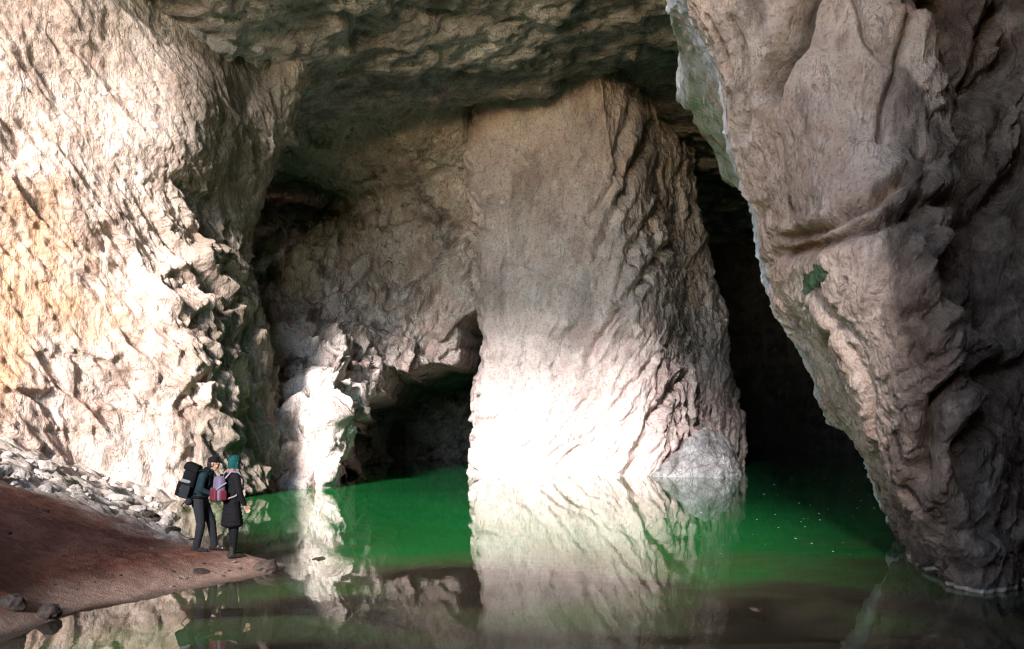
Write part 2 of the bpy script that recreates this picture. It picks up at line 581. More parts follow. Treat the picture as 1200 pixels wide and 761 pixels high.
    col = np.where(sk[:, None], np.array([.035, .022, .017]), col)
    a = np.maximum(a, strk)
    wl = np.exp(-((p[:, 2] - .035) / .028) ** 2) * (px > 1062) * .8
    col = np.where((wl > .3)[:, None], np.array([.5, .42, .36]), col)
    a = np.where(wl > .3, wl, a)
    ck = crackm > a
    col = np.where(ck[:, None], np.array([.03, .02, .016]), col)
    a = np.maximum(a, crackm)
    # rim light painted in as pale colour down the side that overhangs the pool
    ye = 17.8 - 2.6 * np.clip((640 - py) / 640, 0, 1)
    rim_light = sstep(-1.1, -.5, p[:, 1] - ye) * sstep(-.6, -.05, fbm(p * 1.3, 4, 98)) * .9 * (p[:, 1] < 26)
    cm = rim_light > a
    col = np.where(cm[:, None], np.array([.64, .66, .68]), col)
    a = np.maximum(a, rim_light)
    set_vcol(o, np.concatenate([col, a[:, None]], 1))
    tag(o, 'huge brown rock buttress overhanging the pool at the right, creased and cracked', 'rock buttress', None, 'thing')
    # moss growing below the slanting seam
    mq = np.exp(-(((wx - 948) / 22) ** 2 + ((wy - 328 + .5 * (wx - 948)) / 15) ** 2)) + .5 * np.exp(-(((wx - 1068) / 24) ** 2 + ((wy - 290) / 12) ** 2))
    mk = (mq + .3 * fbm(p * 3, 2, 93) > .36) & (px < 1010) & (p[:, 1] < 17)
    fc = grid_faces(sh[0], sh[1])
    sel = fc[mk[fc].all(1)]
    used, inv = np.unique(sel, return_inverse=True)
    off = .012 + .03 * np.abs(fbm(p[used] * 11, 2, 95))
    mv = Q[used] + N.reshape(-1, 3)[used] * off[:, None]
    mo = link_mesh('moss_patch', mv, inv.reshape(-1, 4), plain_mat('moss', (.055, .085, .04), .95, .5, 18), o)
    mo['label'] = 'dark green moss below the slanting seam'


right_rock()


# ------------------------------------------------------------------ ceiling and the unlit shell of the cave
def ceiling():
    xs = [-32, -22, -12, -9, -5, 0, 6, 14, 24, 42]
    rows = [(-10, [31] * 10), (-4, [31] * 10), (4, [30] * 10), (12, [26, 26, 26, 26.5, 27, 28, 28, 28, 28, 28]),
            (20, [20, 20, 20, 21, 23, 25, 26, 26, 26, 26]), (26, [16.4, 16.4, 16.5, 17.6, 20.4, 22.6, 24, 24.5, 24.5, 24.5]),
            (31, [15, 15, 15, 15.9, 18.4, 20.8, 22.4, 23.3, 23.5, 23.5]), (36, [14.5, 14.5, 14.6, 15.3, 16.9, 18.9, 20.7, 21.8, 22, 22]),
            (40, [16, 16, 16, 16.8, 17.2, 17.9, 20.0, 21.2, 21.5, 21.5]), (44, [18.5, 18.5, 18.5, 18.6, 18.7, 19, 20.2, 20.8, 21, 21]),
            (52, [19] * 10), (64, [19] * 10), (90, [19] * 10)]
    ctrl = [[(x, y, z) for x, z in zip(xs, zz)] for y, zz in rows]
    G = surf(ctrl, 420, 620)
    N = grid_normals(G)
    if N[..., 2].mean() > 0:
        N = -N
    sh = G.shape
    p = G.reshape(-1, 3)
    q = aniso(p, (1, .25, 0), 2.2, 1)
    f1, _ = facets(q * .45, 101)
    f2, _ = facets(q * 1.1, 102)
    d = .8 * fbm(q * .22, 4, 100) + .55 * f1 + .22 * f2 + .22 * (ridged(q * 1.0, 4, 104) - .5) + .07 * fbm(p * 3, 4, 105) + .12 * facets(q * 2.6, 106)[0]
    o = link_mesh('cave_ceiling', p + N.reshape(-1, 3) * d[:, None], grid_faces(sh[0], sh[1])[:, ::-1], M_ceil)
    tag(o, 'rough dark rock ceiling of the cave', None, None, 'structure')


ceiling()


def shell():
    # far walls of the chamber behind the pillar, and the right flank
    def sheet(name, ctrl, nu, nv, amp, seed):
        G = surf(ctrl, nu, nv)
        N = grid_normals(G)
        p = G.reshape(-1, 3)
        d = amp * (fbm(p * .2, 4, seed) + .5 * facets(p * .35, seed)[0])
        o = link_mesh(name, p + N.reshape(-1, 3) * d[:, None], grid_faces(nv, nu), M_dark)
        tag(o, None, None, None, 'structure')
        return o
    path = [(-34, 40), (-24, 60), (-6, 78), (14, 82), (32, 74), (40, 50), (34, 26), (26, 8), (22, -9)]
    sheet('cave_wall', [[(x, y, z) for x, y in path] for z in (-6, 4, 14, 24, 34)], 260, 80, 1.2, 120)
    # unseen wall added behind the camera, its openings shaped to aim the daylight
    xs = np.linspace(-32, 30, 190)
    zs = np.linspace(-4, 36, 130)
    X, Z = np.meshgrid(xs, zs)
    G = np.stack([X, np.full_like(X, -8.0), Z], -1)
    p = G.reshape(-1, 3)
    p2 = p.copy()
    p2[:, 1] += 1.0 * fbm(p * .3, 3, 130)
    fc = grid_faces(130, 190)
    c = p[fc].mean(1)
    sd = poly_sd(c[:, 0] + .5 * fbm(c * .5, 3, 131), c[:, 2] + .5 * fbm(c * .5, 3, 132), SUN_MOUTH)
    sd = np.maximum(sd, poly_sd(c[:, 0], c[:, 2], FILL_GAP))
    fc = fc[sd < 0]
    o = link_mesh('cave_wall', p2, fc, M_dark)  # added wall, unseen behind the camera
    tag(o, None, None, None, 'structure')


SUN_MOUTH = [(-27, 12.5), (-14, 12.5), (-11.3, 11.6), (-10.6, 7.5), (-1.5, 7.5), (-1.5, 12.3), (-3.3, 13.3), (-4.8, 16.5), (-5.0, 24.7), (-17, 24.7), (-19.5, 25.2), (-20.5, 28.8), (-27, 28.8)]  # outline shaped so the sun lands only on chosen rock and water
FILL_GAP = [(-28, -1), (-28, 10.5), (-19, 10), (-13, 6.5), (-11, 5), (-11, -1)]  # second opening, added low down to let in more fill light
shell()


# ------------------------------------------------------------------ ground under sand, scree and water
def tps_fit(pts):
    pts = np.array(pts, float)
    A = pts[:, :2]
    n = len(A)
    r = np.hypot(A[:, None, 0] - A[None, :, 0], A[:, None, 1] - A[None, :, 1])
    K = np.where(r > 0, r * r * np.log(r + 1e-9), 0) + .05 * np.eye(n)
    Pm = np.c_[np.ones(n), A]
    L = np.block([[K, Pm], [Pm.T, np.zeros((3, 3))]])
    w = np.linalg.solve(L, np.r_[pts[:, 2], 0, 0, 0])

    def ev(x, y):
        out = w[n] + w[n + 1] * x + w[n + 2] * y
        for (ax, ay), ww in zip(A, w[:n]):
            r = np.hypot(x - ax, y - ay)
            out = out + ww * np.where(r > 0, r * r * np.log(r + 1e-9), 0)
        return out
    return ev


def W(px, py):
    """point of the water plane seen at a photo pixel"""
    Y = H * F / (py - YH)
    return ((px - 600) / F * Y, Y, 0.0)


def Z(px, py, z):
    Y = (H - z) * F / (py - YH)
    return ((px - 600) / F * Y, Y, z)


gp = [W(*q) for q in ((-120, 790), (0, 746), (60, 727), (120, 709), (180, 698), (230, 690), (290, 677), (338, 663))]
gp += [W(*q) for q in ((318, 657), (285, 650), (255, 643), (215, 629), (190, 611), (166, 597))]
gp += [Z(0, 600, .95), Z(100, 640, .45), Z(150, 660, .28), Z(235, 662, .14), Z(280, 662, .12), Z(0, 680, .36), Z(0, 563, 1.25), Z(100, 593, .62), Z(180, 640, .22),
       Z(-200, 600, 1.2), Z(-300, 700, .6), Z(0, 527, 1.7), Z(90, 553, 1.0), Z(140, 580, .4), Z(60, 540, 1.35), Z(-150, 540, 1.9)]
gp += [(-16, 24.5, 2.4), (-20, 15, 2.8), (-20, 5, 2.6), (-10, 3, 1.6), (-4, 3, .5), (0, 2, .4), (6, 2, .4), (-24, -8, 4), (-8, -8, 1.5), (10, -8, 1.2), (20, 5, .6)]
gp += [(-7.6, 21, -.5), (-7, 27, -1.0), (-8, 31, -1.0), (-4, 18, -.9), (-2, 24, -2.0), (3, 26, -2.3), (4, 18.5, -1.2), (6, 15.5, -.7), (-4, 34, -2.5), (-4, 45, -3), (8, 34, -3),
       (15, 40, -3), (20, 60, -3), (0, 60, -3), (-15, 60, -3), (-20, 40, 0), (30, 30, -1), (14, 20, -1.5), (-12, 33, .8)]
gp += [(-4.8, 10.8, -.10), (-3, 9, -.10), (0, 9, -.14), (3, 9, -.16), (6, 10, -.18), (-3, 12.5, -.14), (-1, 11.5, -.14), (2, 11.2, -.16), (4, 10.8, -.2), (-1.0, 14.5, -.32), (2, 13.8, -.34), (4.5, 13, -.36), (0, 16.8, -.62), (4, 15.4, -.6), (2, 19, -1.1),
       (0, 6, -.05), (4, 6, -.05), (-3.4, 13.6, -.10), (-2.6, 15.5, -.7)]
_g = tps_fit(gp)


def ground_z(x, y):
    x = np.atleast_1d(np.asarray(x, float))
    y = np.atleast_1d(np.asarray(y, float))
    z = np.clip(_g(x, y), -3.6, 5)
    p = np.stack([x, y, np.zeros_like(x)], 1)
    dry = sstep(-.05, .25, z)
    return z + (.02 + .05 * dry) * fbm(p * .9, 4, 140) + .012 * fbm(p * 4, 3, 141) * (.4 + dry)


def axis(breaks):
    out = []
    for a, b, s in breaks:
        out.append(np.arange(a, b, s))
    return np.concatenate(out + [[breaks[-1][1]]])


def sand_mask(x, y, z):
    """1 on the red sand bank, 0 on pale scree"""
    p = np.stack([x, y, z], 1)
    px = 600 + x / y * F
    py = YH - (z - H) / y * F
    # scree begins behind a line running from the wall foot to the shore behind the hikers
    lineY = np.interp(x, [-20, -9.8, -8.6, -7.4, -6.6, -5.6, 20], [16, 16.6, 17.2, 17.0, 16.6, 16.6, 18])
    return 1 - sstep(-.9, .9, (y - lineY) + 1.1 * fbm(p * .7, 4, 150) + .5 * fbm(p * 3, 3, 151))


def make_ground():
    xs = axis([(-60, -18, 1.0), (-18, -3, .06), (-3, 8, .09), (8, 24, .5), (24, 60, 2)])
    ys = axis([(-70, -8, 3), (-8, 7, .5), (7, 19, .06), (19, 30, .10), (30, 60, .5), (60, 100, 2)])
    X, Y = np.meshgrid(xs, ys)
    x, y = X.ravel(), Y.ravel()
    z = ground_z(x, y)
    p = np.stack([x, y, z], 1)
    s = np.where(y > 5, sand_mask(x, np.maximum(y, 5), z), 1.0)
    dry = sstep(-.02, .2, z)
    f, e = facets(np.stack([x, y, z * 0], 1) * 1.7, 152)
    f2, e2 = facets(np.stack([x, y, z * 0], 1) * 4.2, 153)
    z2 = z + (1 - s) * dry * (.22 * f + .10 * f2)
    z2 = z2 + s * dry * (.012 * facets(np.stack([x, y, z * 0], 1) * 5, 155)[0] + .07 * fbm(p * 1.4, 5, 156) + .035 * (ridged(p * 3.1, 3, 158) - .5))
    p[:, 2] = z2
    m = NT('ground')
    pos = m.n('ShaderNodeTexCoord').outputs['Object']
    at = m.n('ShaderNodeVertexColor', layer_name='vcol')
    sep = m.n('ShaderNodeSeparateColor', {'Color': at.outputs['Color']}).outputs
    n1 = m.noise(pos, .8, 6, .6, .4)
    n2 = m.noise(pos, 7, 8, .65)
    n3 = m.noise(pos, 45, 4, .6)
    sand = m.ramp(n1, [(.36, (.10, .028, .015)), (.5, (.17, .056, .031)), (.64, (.25, .10, .06))])
    sand = m.mix(m.ramp(n2, [(.46, 0), (.68, .6)]), sand, (.24, .135, .10))
    sand = m.mix(m.ramp(n3, [(.6, 0), (.72, .5)]), sand, (.10, .055, .04))
    wet = m.mix(m.ramp(n2, [(.4, .3), (.7, .8)]), (.21, .115, .08), (.40, .28, .22))
    sand = m.mix(sep[1], sand, wet)
    scree = m.ramp(n2, [(.3, (.34, .28, .24)), (.55, (.48, .42, .37)), (.75, (.6, .55, .5))])
    scree = m.mix(m.ramp(n3, [(.6, 0), (.7, .6)]), scree, (.2, .16, .13))
    c = m.mix(sep[0], scree, sand)
    bed = m.ramp(n1, [(.3, (.26, .20, .13)), (.55, (.42, .34, .23)), (.75, (.54, .47, .34))])
    c = m.mix(m.math('MULTIPLY', at.outputs['Alpha'], .75), c, (.075, .05, .04))
    c = m.mix(sep[2], c, bed)
    hgt = m.math('ADD', m.math('MULTIPLY', n2, .7), m.math('MULTIPLY', n3, .3))
    bp = m.n('ShaderNodeBump', {'Height': hgt, 'Strength': .9, 'Distance': .10})
    rg = m.math('SUBTRACT', .92, m.math('MULTIPLY', sep[1], .35))
    b = m.n('ShaderNodeBsdfPrincipled', {'Base Color': c, 'Roughness': rg, 'Specular IOR Level': .3, 'Normal': bp.outputs[0]})
    m.surface(b.outputs[0])
    o = link_mesh('ground', p, grid_faces(len(ys), len(xs)), m.m)
    wetm = 1 - sstep(.06, .30, z2 + .04 * fbm(p * 2, 3, 157))
    bedm = 1 - sstep(-.6, -.12, z2)
    set_vcol(o, np.stack([s, wetm, bedm, 1 - sstep(.0, .045, z2 + .03 * fbm(p * 1.5, 3, 159))], 1))
    tag(o, None, None, None, 'structure')


make_ground()


# ------------------------------------------------------------------ water
def make_water():
    xs = axis([(-55, -14, 2), (-14, 14, .25), (14, 55, 2)])
    ys = axis([(-8, 6, 1), (6, 40, .25), (40, 88, 2)])
    X, Y = np.meshgrid(xs, ys)
    x, y = X.ravel(), Y.ravel()
    p = np.stack([x, y, x * 0], 1)
    depth = np.clip(-ground_z(x, y), 0, 3) / 3
    m = NT('pool_water')
    pos = m.n('ShaderNodeTexCoord').outputs['Object']
    at = m.n('ShaderNodeVertexColor', layer_name='vcol')
    dep = m.n('ShaderNodeSeparateColor', {'Color': at.outputs['Color']}).outputs[0]
    n1 = m.noise(m.mapping(pos, (1, .6, 1)), 1.1, 3, .5)
    n2 = m.noise(pos, 5, 2, .5)
    n3 = m.noise(m.mapping(pos, (.6, 1.2, 1)), .35, 6, .6, .8)
    hg = m.math('ADD', n1, m.math('MULTIPLY', n2, .12))
    bp = m.n('ShaderNodeBump', {'Height': hg, 'Strength': .10, 'Distance': .02})
    fr = m.n('ShaderNodeFresnel', {'IOR': 1.33, 'Normal': bp.outputs[0]})
    gl = m.n('ShaderNodeBsdfGlossy', {'Color': (.95, .97, .95, 1), 'Roughness': .02, 'Normal': bp.outputs[0]})
    tr = m.n('ShaderNodeBsdfTransparent', {'Color': (.92, .90, .80, 1)})
    dn = m.math('ADD', dep, m.math('MULTIPLY', m.math('SUBTRACT', n3, .5), .8))
    green = m.ramp(dn, [(.04, (.20, .17, .12)), (.13, (.10, .17, .06)), (.3, (.02, .17, .04)), (.6, (.012, .15, .036)), (.95, (.007, .08, .025))])
    df = m.n('ShaderNodeBsdfDiffuse', {'Color': green})
    turb = m.ramp(dn, [(.0, .10), (.2, .6), (.5, .96)])
    body = m.n('ShaderNodeMixShader', {0: turb, 1: tr.outputs[0], 2: df.outputs[0]})
    mx = m.n('ShaderNodeMixShader', {0: fr.outputs[0], 1: body.outputs[0], 2: gl.outputs[0]})
    m.surface(mx.outputs[0])
    o = link_mesh('water', p, grid_faces(len(ys), len(xs)), m.m)
    set_vcol(o, np.stack([depth, depth, depth, np.ones_like(depth)], 1))
    tag(o, None, None, None, 'structure')


make_water()

# ------------------------------------------------------------------ loose rocks
def stone_mesh(seed, dims, sub=3, rough=.35, flat=1.0):
    bm = bmesh.new()
    bmesh.ops.create_icosphere(bm, subdivisions=sub, radius=1)
    v = np.array([q.co[:] for q in bm.verts])
    off = np.array([seed * 3.7, seed * 1.3, seed * 2.1])
    h, e = facets(v * .9 + off, seed)
    h2, e2 = facets(v * 2.2 + off, seed + 1)
    r = 1 + rough * (h + .35 * h2) + .05 * fbm(v * 3 + off, 3, seed)
    v = v * r[:, None]
    v = np.sign(v) * np.abs(v) ** .9 * np.array(dims) * .5
    for q, c in zip(bm.verts, v):
        q.co = c
    for f in bm.faces:
        f.smooth = sub > 3
    me = bpy.data.meshes.new('rock')
    bm.to_mesh(me)
    bm.free()
    return me


def at_px(px, py):
    """where the sight line through a photo pixel meets the ground"""
    Y = np.arange(8, 40, .05)
    x, z = (px - 600) / F * Y, H + (YH - py) / F * Y
    g = ground_z(x, Y)
    hit = np.nonzero(z <= g)[0]
    if len(hit):
        k = hit[0]
        return x[k], Y[k], g[k]
    return W(px, py)


def stone(px, py, size, mat, label, group=None, sink=.25, seed=None, z=None, name='rock'):
    seed = random.randint(1, 999) if seed is None else seed
    dims = (size * random.uniform(.9, 1.4), size * random.uniform(.7, 1.1), size * random.uniform(.45, .75))
    me = stone_mesh(seed, dims)
    me.materials.append(mat)
    o = bpy.data.objects.new(name, me)
    COL.objects.link(o)
    x, y, gz = at_px(px, py)
    if z is not None:
        x, y, gz = W(px, py)
        gz = z
    o.location = (x, y, gz + dims[2] * (.5 - sink))
    o.rotation_euler = (random.uniform(-.3, .3), random.uniform(-.3, .3), random.uniform(0, 6.28))
    tag(o, label, 'rock', group)
    return o


for k in range(70):
    t = random.random()
    px = -10 + 220 * t
    py = np.interp(px, [0, 60, 120, 170, 215], [548, 560, 578, 592, 628]) + random.uniform(-16, 20)
    stone(px, py, random.choice((.14, .18, .22, .3, .42)) * random.uniform(.8, 1.2), M_stone,
          'pale angular rock lying on the bright scree slope below the left wall', 'rocks on the scree slope')
for k in range(16):
    t = k / 15
    stone(150 + 72 * t + random.uniform(-4, 4), 596 + 38 * t + random.uniform(-4, 3), random.uniform(.16, .34), M_wetstone,
          'dark wet rock at the edge of the pond left of the hikers', 'dark rocks along the pond edge')
for k in range(55):
    px = random.uniform(5, 300)
    lo = np.interp(px, [0, 100, 170, 215, 300], [585, 612, 628, 646, 658])
    hi = np.interp(px, [0, 60, 120, 180, 230, 300], [738, 722, 704, 693, 685, 670])
    stone(px, random.uniform(lo, hi), random.choice((.035, .05, .05, .07, .11)), random.choice((M_wetstone, M_pebble)),
          'small pebble scattered on the red brown sand bank', 'pebbles on the sand bank', sink=.3)
stone(311, 668, .34, M_wetstone, 'flat dark rock near the tip of the sandy spit', sink=.35)
stone(236, 673, .22, M_wetstone, 'small dark rock on the sand in front of the hikers', sink=.35)
stone(14, 713, .36, M_wetstone, 'dark rock on the sand by the water at far left', sink=.4)
stone(55, 722, .3, M_wetstone, 'small brown rock at the waterline near the left corner', sink=.4)
stone(372, 655, .3, M_wetstone, 'blackish rock breaking the water off the end of the spit', z=-.06, sink=.5)
stone(300, 652, .35, M_stone, 'pale rock beside the water behind the hiker in the black coat', sink=.35)
stone(775, 711, .26, M_wetstone, 'low dark rock awash in the shallow water before the pillar reflection', z=-.05, sink=.55)
stone(886, 715, .26, M_wetstone, 'low dark rock awash in the green water toward the right', z=-.05, sink=.55)


def foot_slab():
    pts = [P(764, 560, 40.8), P(866, 560, 42.0), P(822, 504, 42.4), P(852, 518, 43.2), P(845, 562, 39.6), P(800, 535, 41.0), P(770, 575, 43), P(872, 575, 45), P(846, 514, 45)]
    c = np.mean(pts, 0)
    bm = bmesh.new()
    for q in pts:
        bm.verts.new(np.array(q) - c)
    bmesh.ops.convex_hull(bm, input=bm.verts)
    bmesh.ops.triangulate(bm, faces=bm.faces)
    for _ in range(5):
        bmesh.ops.subdivide_edges(bm, edges=bm.edges, cuts=1, use_grid_fill=True)
        if len(bm.verts) > 9000:
            break
    bm.normal_update()
    v = np.array([q.co[:] for q in bm.verts])
    n = np.array([q.normal[:] for q in bm.verts])
    d = .12 * facets(aniso(v, (.6, 0, .8), 3, 1.1), 160, 90)[0] + .2 * (ridged(aniso(v, (.55, 0, .83), 6, 1.8), 3, 161) - .5) + .03 * fbm(v * 4, 3, 162)
    v = v + n * d[:, None]
    for q, w_ in zip(bm.verts, v):
        q.co = w_
    for f in bm.faces:
        f.smooth = True
    me = bpy.data.meshes.new('boulder')
    bm.to_mesh(me)
    bm.free()
    me.materials.append(M_grey)
    o = bpy.data.objects.new('boulder', me)
    o.location = c
    COL.objects.link(o)
    tag(o, 'grey rippled boulder leaning against the right foot of the pillar', 'boulder')


foot_slab()

# white specks drifting on the dark water
sp = bmesh.new()
bmesh.ops.create_uvsphere(sp, u_segments=8, v_segments=4, radius=1)
for v in sp.verts:
    v.co.z *= .25
spm = bpy.data.meshes.new('foam_speck')
sp.to_mesh(spm)
sp.free()
spm.materials.append(plain_mat('foam', (.75, .76, .74), .6, .1))
rs = random.Random(3)
for k in range(46):
    px, py = rs.uniform(872, 1025), 560 + 95 * rs.random() ** 1.3
    if k > 36:
        px, py = rs.uniform(690, 850), rs.uniform(600, 690)
    o = bpy.data.objects.new('foam_speck', spm)
    COL.objects.link(o)
    x, y, _ = W(px, py)
    o.location = (x, y, .003)
    r = rs.choice((.009, .012, .016, .026))
    o.scale = (r, r * rs.uniform(.7, 1.3), r)
    o.rotation_euler = (0, 0, rs.uniform(0, 3))
    tag(o, 'tiny white foam speck floating on the dark green pool', 'foam', 'white specks floating on the pool')


# ------------------------------------------------------------------ the two hikers
def _ico():
    bm = bmesh.new()
    bmesh.ops.create_icosphere(bm, subdivisions=2, radius=1)
    v = np.array([q.co[:] for q in bm.verts])
    f = np.array([[q.index for q in g.verts] for g in bm.faces])
    bm.free()
    return v, f


ICO_V, ICO_F = _ico()


def blob(name, shapes, mat, parent, voxel=.012, smooth=4):
    """one continuous closed surface grown round tapered limbs: (p0, p1, r0, r1[, sx, sy, sz])"""
    vs, fs, nv = [], [], 0
    for sh in shapes:
        p0, p1, r0, r1 = np.array(sh[0], float), np.array(sh[1], float), sh[2], sh[3]
        sc = np.array(sh[4] if len(sh) > 4 else (1, 1, 1), float)
        n = max(2, int(np.linalg.norm(p1 - p0) / (min(r0, r1) * .35)) + 1)
        for i in range(n):
            t = i / (n - 1)
            vs.append(ICO_V * sc * (r0 + (r1 - r0) * t) + p0 + (p1 - p0) * t)
            fs.append(ICO_F + nv)
            nv += len(ICO_V)
    me = bpy.data.meshes.new(name)
    me.from_pydata(np.concatenate(vs).tolist(), [], np.concatenate(fs).tolist())
    me.materials.append(mat)
    o = bpy.data.objects.new(name, me)
    COL.objects.link(o)
    o.parent = parent
    m = o.modifiers.new('remesh', 'REMESH')
    m.mode = 'VOXEL'
    m.voxel_size = voxel
    m.use_smooth_shade = True
    m = o.modifiers.new('smooth', 'SMOOTH')
    m.iterations = smooth
    m.factor = .5
    return o


def rbox(name, dims, loc, mat, parent, bev=.03, rot=(0, 0, 0), taper=1.0):
    bm = bmesh.new()
    bmesh.ops.create_cube(bm, size=1)
    for v in bm.verts:
        k = taper if v.co.z > 0 else 1
        v.co = Vector((v.co.x * dims[0] * k, v.co.y * dims[1] * k, v.co.z * dims[2]))
    bmesh.ops.bevel(bm, geom=bm.edges[:], offset=min(bev, min(dims) * .45), segments=4, profile=.6, affect='EDGES')
    for f in bm.faces:
        f.smooth = True
    me = bpy.data.meshes.new(name)
    bm.to_mesh(me)
    bm.free()
    me.materials.append(mat)
    o = bpy.data.objects.new(name, me)
    o.location = loc
    o.rotation_euler = rot
    COL.objects.link(o)
    o.parent = parent
    return o


def strap(name, pts, mat, parent, w=.018):
    return blob(name, [(a, b, w, w) for a, b in zip(pts[:-1], pts[1:])], mat, parent, .007, 2)


def hand(wrist, d, side, curl=.6):
    """palm, four unequal bent fingers and a thumb leaving the side of the palm"""
    w_, d = Vector(wrist), Vector(d).normalized()
    lat = Vector((0, 1, 0)) if abs(d.y) < .7 else Vector((0, 0, 1))
    lat = (lat - d * lat.dot(d)).normalized()
    nrm = d.cross(lat).normalized() * side
    sh = []
    knuck = w_ + d * .085
    for i in range(4):
        sh.append((w_ + lat * (.010 * (i - 1.5)), knuck + lat * (.020 * (i - 1.5)), .015, .012))
    for i, L in enumerate((.068, .078, .072, .056)):
        a = knuck + lat * (.021 * (i - 1.5))
        b = a + (d * (1 - .3 * curl) + nrm * curl * .6) * L * .5
        c_ = b + (d * (1 - .8 * curl) + nrm * curl) * L * .32
        e = c_ + (d * (.4 - .6 * curl) + nrm * curl) * L * .25
        sh += [(a, b, .0095, .009), (b, c_, .009, .008), (c_, e, .008, .007)]
    t0 = w_ + d * .025 + lat * .022
    t1 = t0 + d * .03 + lat * .025 + nrm * .012
    t2 = t1 + d * .028 + lat * .004 + nrm * .014
    sh += [(t0, t1, .012, .010), (t1, t2, .010, .008)]
    return sh


def head_shapes(c, up, fwd, s=1.0):
    c, up, fwd = Vector(c), Vector(up).normalized(), Vector(fwd).normalized()
    lat = fwd.cross(up).normalized()
    fwd = up.cross(lat).normalized()
    q = lambda f, l, u: c + fwd * f * s + lat * l * s + up * u * s
    sh = [(q(-.015, 0, .035), q(.01, 0, .03), .082 * s, .078 * s),                # skull
          (q(.02, 0, -.02), q(.03, 0, -.07), .065 * s, .042 * s),                 # jaw
          (q(.088, 0, .012), q(.104, 0, -.022), .010 * s, .014 * s),              # nose
          (q(.075, -.03, .03), q(.075, .03, .03), .016 * s, .016 * s),            # brow
          (q(.082, -.016, -.052), q(.082, .016, -.052), .008 * s, .008 * s),      # lips
          (q(.06, 0, -.09), q(.068, 0, -.092), .020 * s, .018 * s)]               # chin
    for k in (-1, 1):
        sh.append((q(-.005, .082 * k, .018), q(-.01, .084 * k, -.022), .014 * s, .010 * s))   # ears
        sh.append((q(.066, .036 * k, -.015), q(.06, .04 * k, -.03), .02 * s, .018 * s))       # cheeks
    eyes = [q(.080, .032 * k, .004) for k in (-1, 1)]
    return sh, eyes, q


SKIN = plain_mat('skin', (.36, .21, .15), .55, .08, 20, .35)
BLACK = plain_mat('black_cloth', (.006, .006, .007), .9, .35, 30, .15)
COATM = plain_mat('coat_cloth', (.006, .0055, .007), .9, .35, 30, .15)
GREY = plain_mat('grey_trousers', (.026, .026, .03), .9, .3, 30, .15)
BLUEG = plain_mat('bluegreen_jacket', (.008, .02, .026), .85, .4, 12, .2)
TEAL = plain_mat('teal_wool', (.004, .045, .043), .9, .25, 40, .15)
PINKS = plain_mat('pink_scarf', (.2, .11, .11), .9, .25, 30, .15)
RED = plain_mat('red_nylon', (.10, .01, .02), .7, .25, 30, .3)
LILAC = plain_mat('lilac_nylon', (.11, .085, .14), .7, .25, 30, .3)
WHITE = plain_mat('white_webbing', (.2, .19, .2), .8, .12, 30, .25)
HAIR = plain_mat('dark_hair', (.012, .009, .008), .7, .3, 60, .3)
BOOT = plain_mat('boot_leather', (.018, .014, .012), .7, .3, 30, .3)
EYE = plain_mat('eye', (.02, .015, .012), .2, .1, 30, .5)


def eyes_at(root, eyes):
    for e in eyes:
        bm = bmesh.new()
        bmesh.ops.create_uvsphere(bm, u_segments=10, v_segments=8, radius=.011)
        me = bpy.data.meshes.new('eye')
        bm.to_mesh(me)
        bm.free()
        me.materials.append(EYE)
        o = bpy.data.objects.new('eye', me)
        o.location = e
        COL.objects.link(o)
        o.parent = root


def boots(root, feet, mat):
    for (x, y, dx, dy) in feet:
        blob('boot', [((x, y - .05, .045), (x + dx * .6, y + dy * .6, .045), .045, .042), ((x + dx * .5, y + dy * .5, .038), (x + dx, y + dy, .034), .04, .033),
                      ((x, y - .015, .05), (x, y - .01, .17), .05, .048)], mat, root, .009)


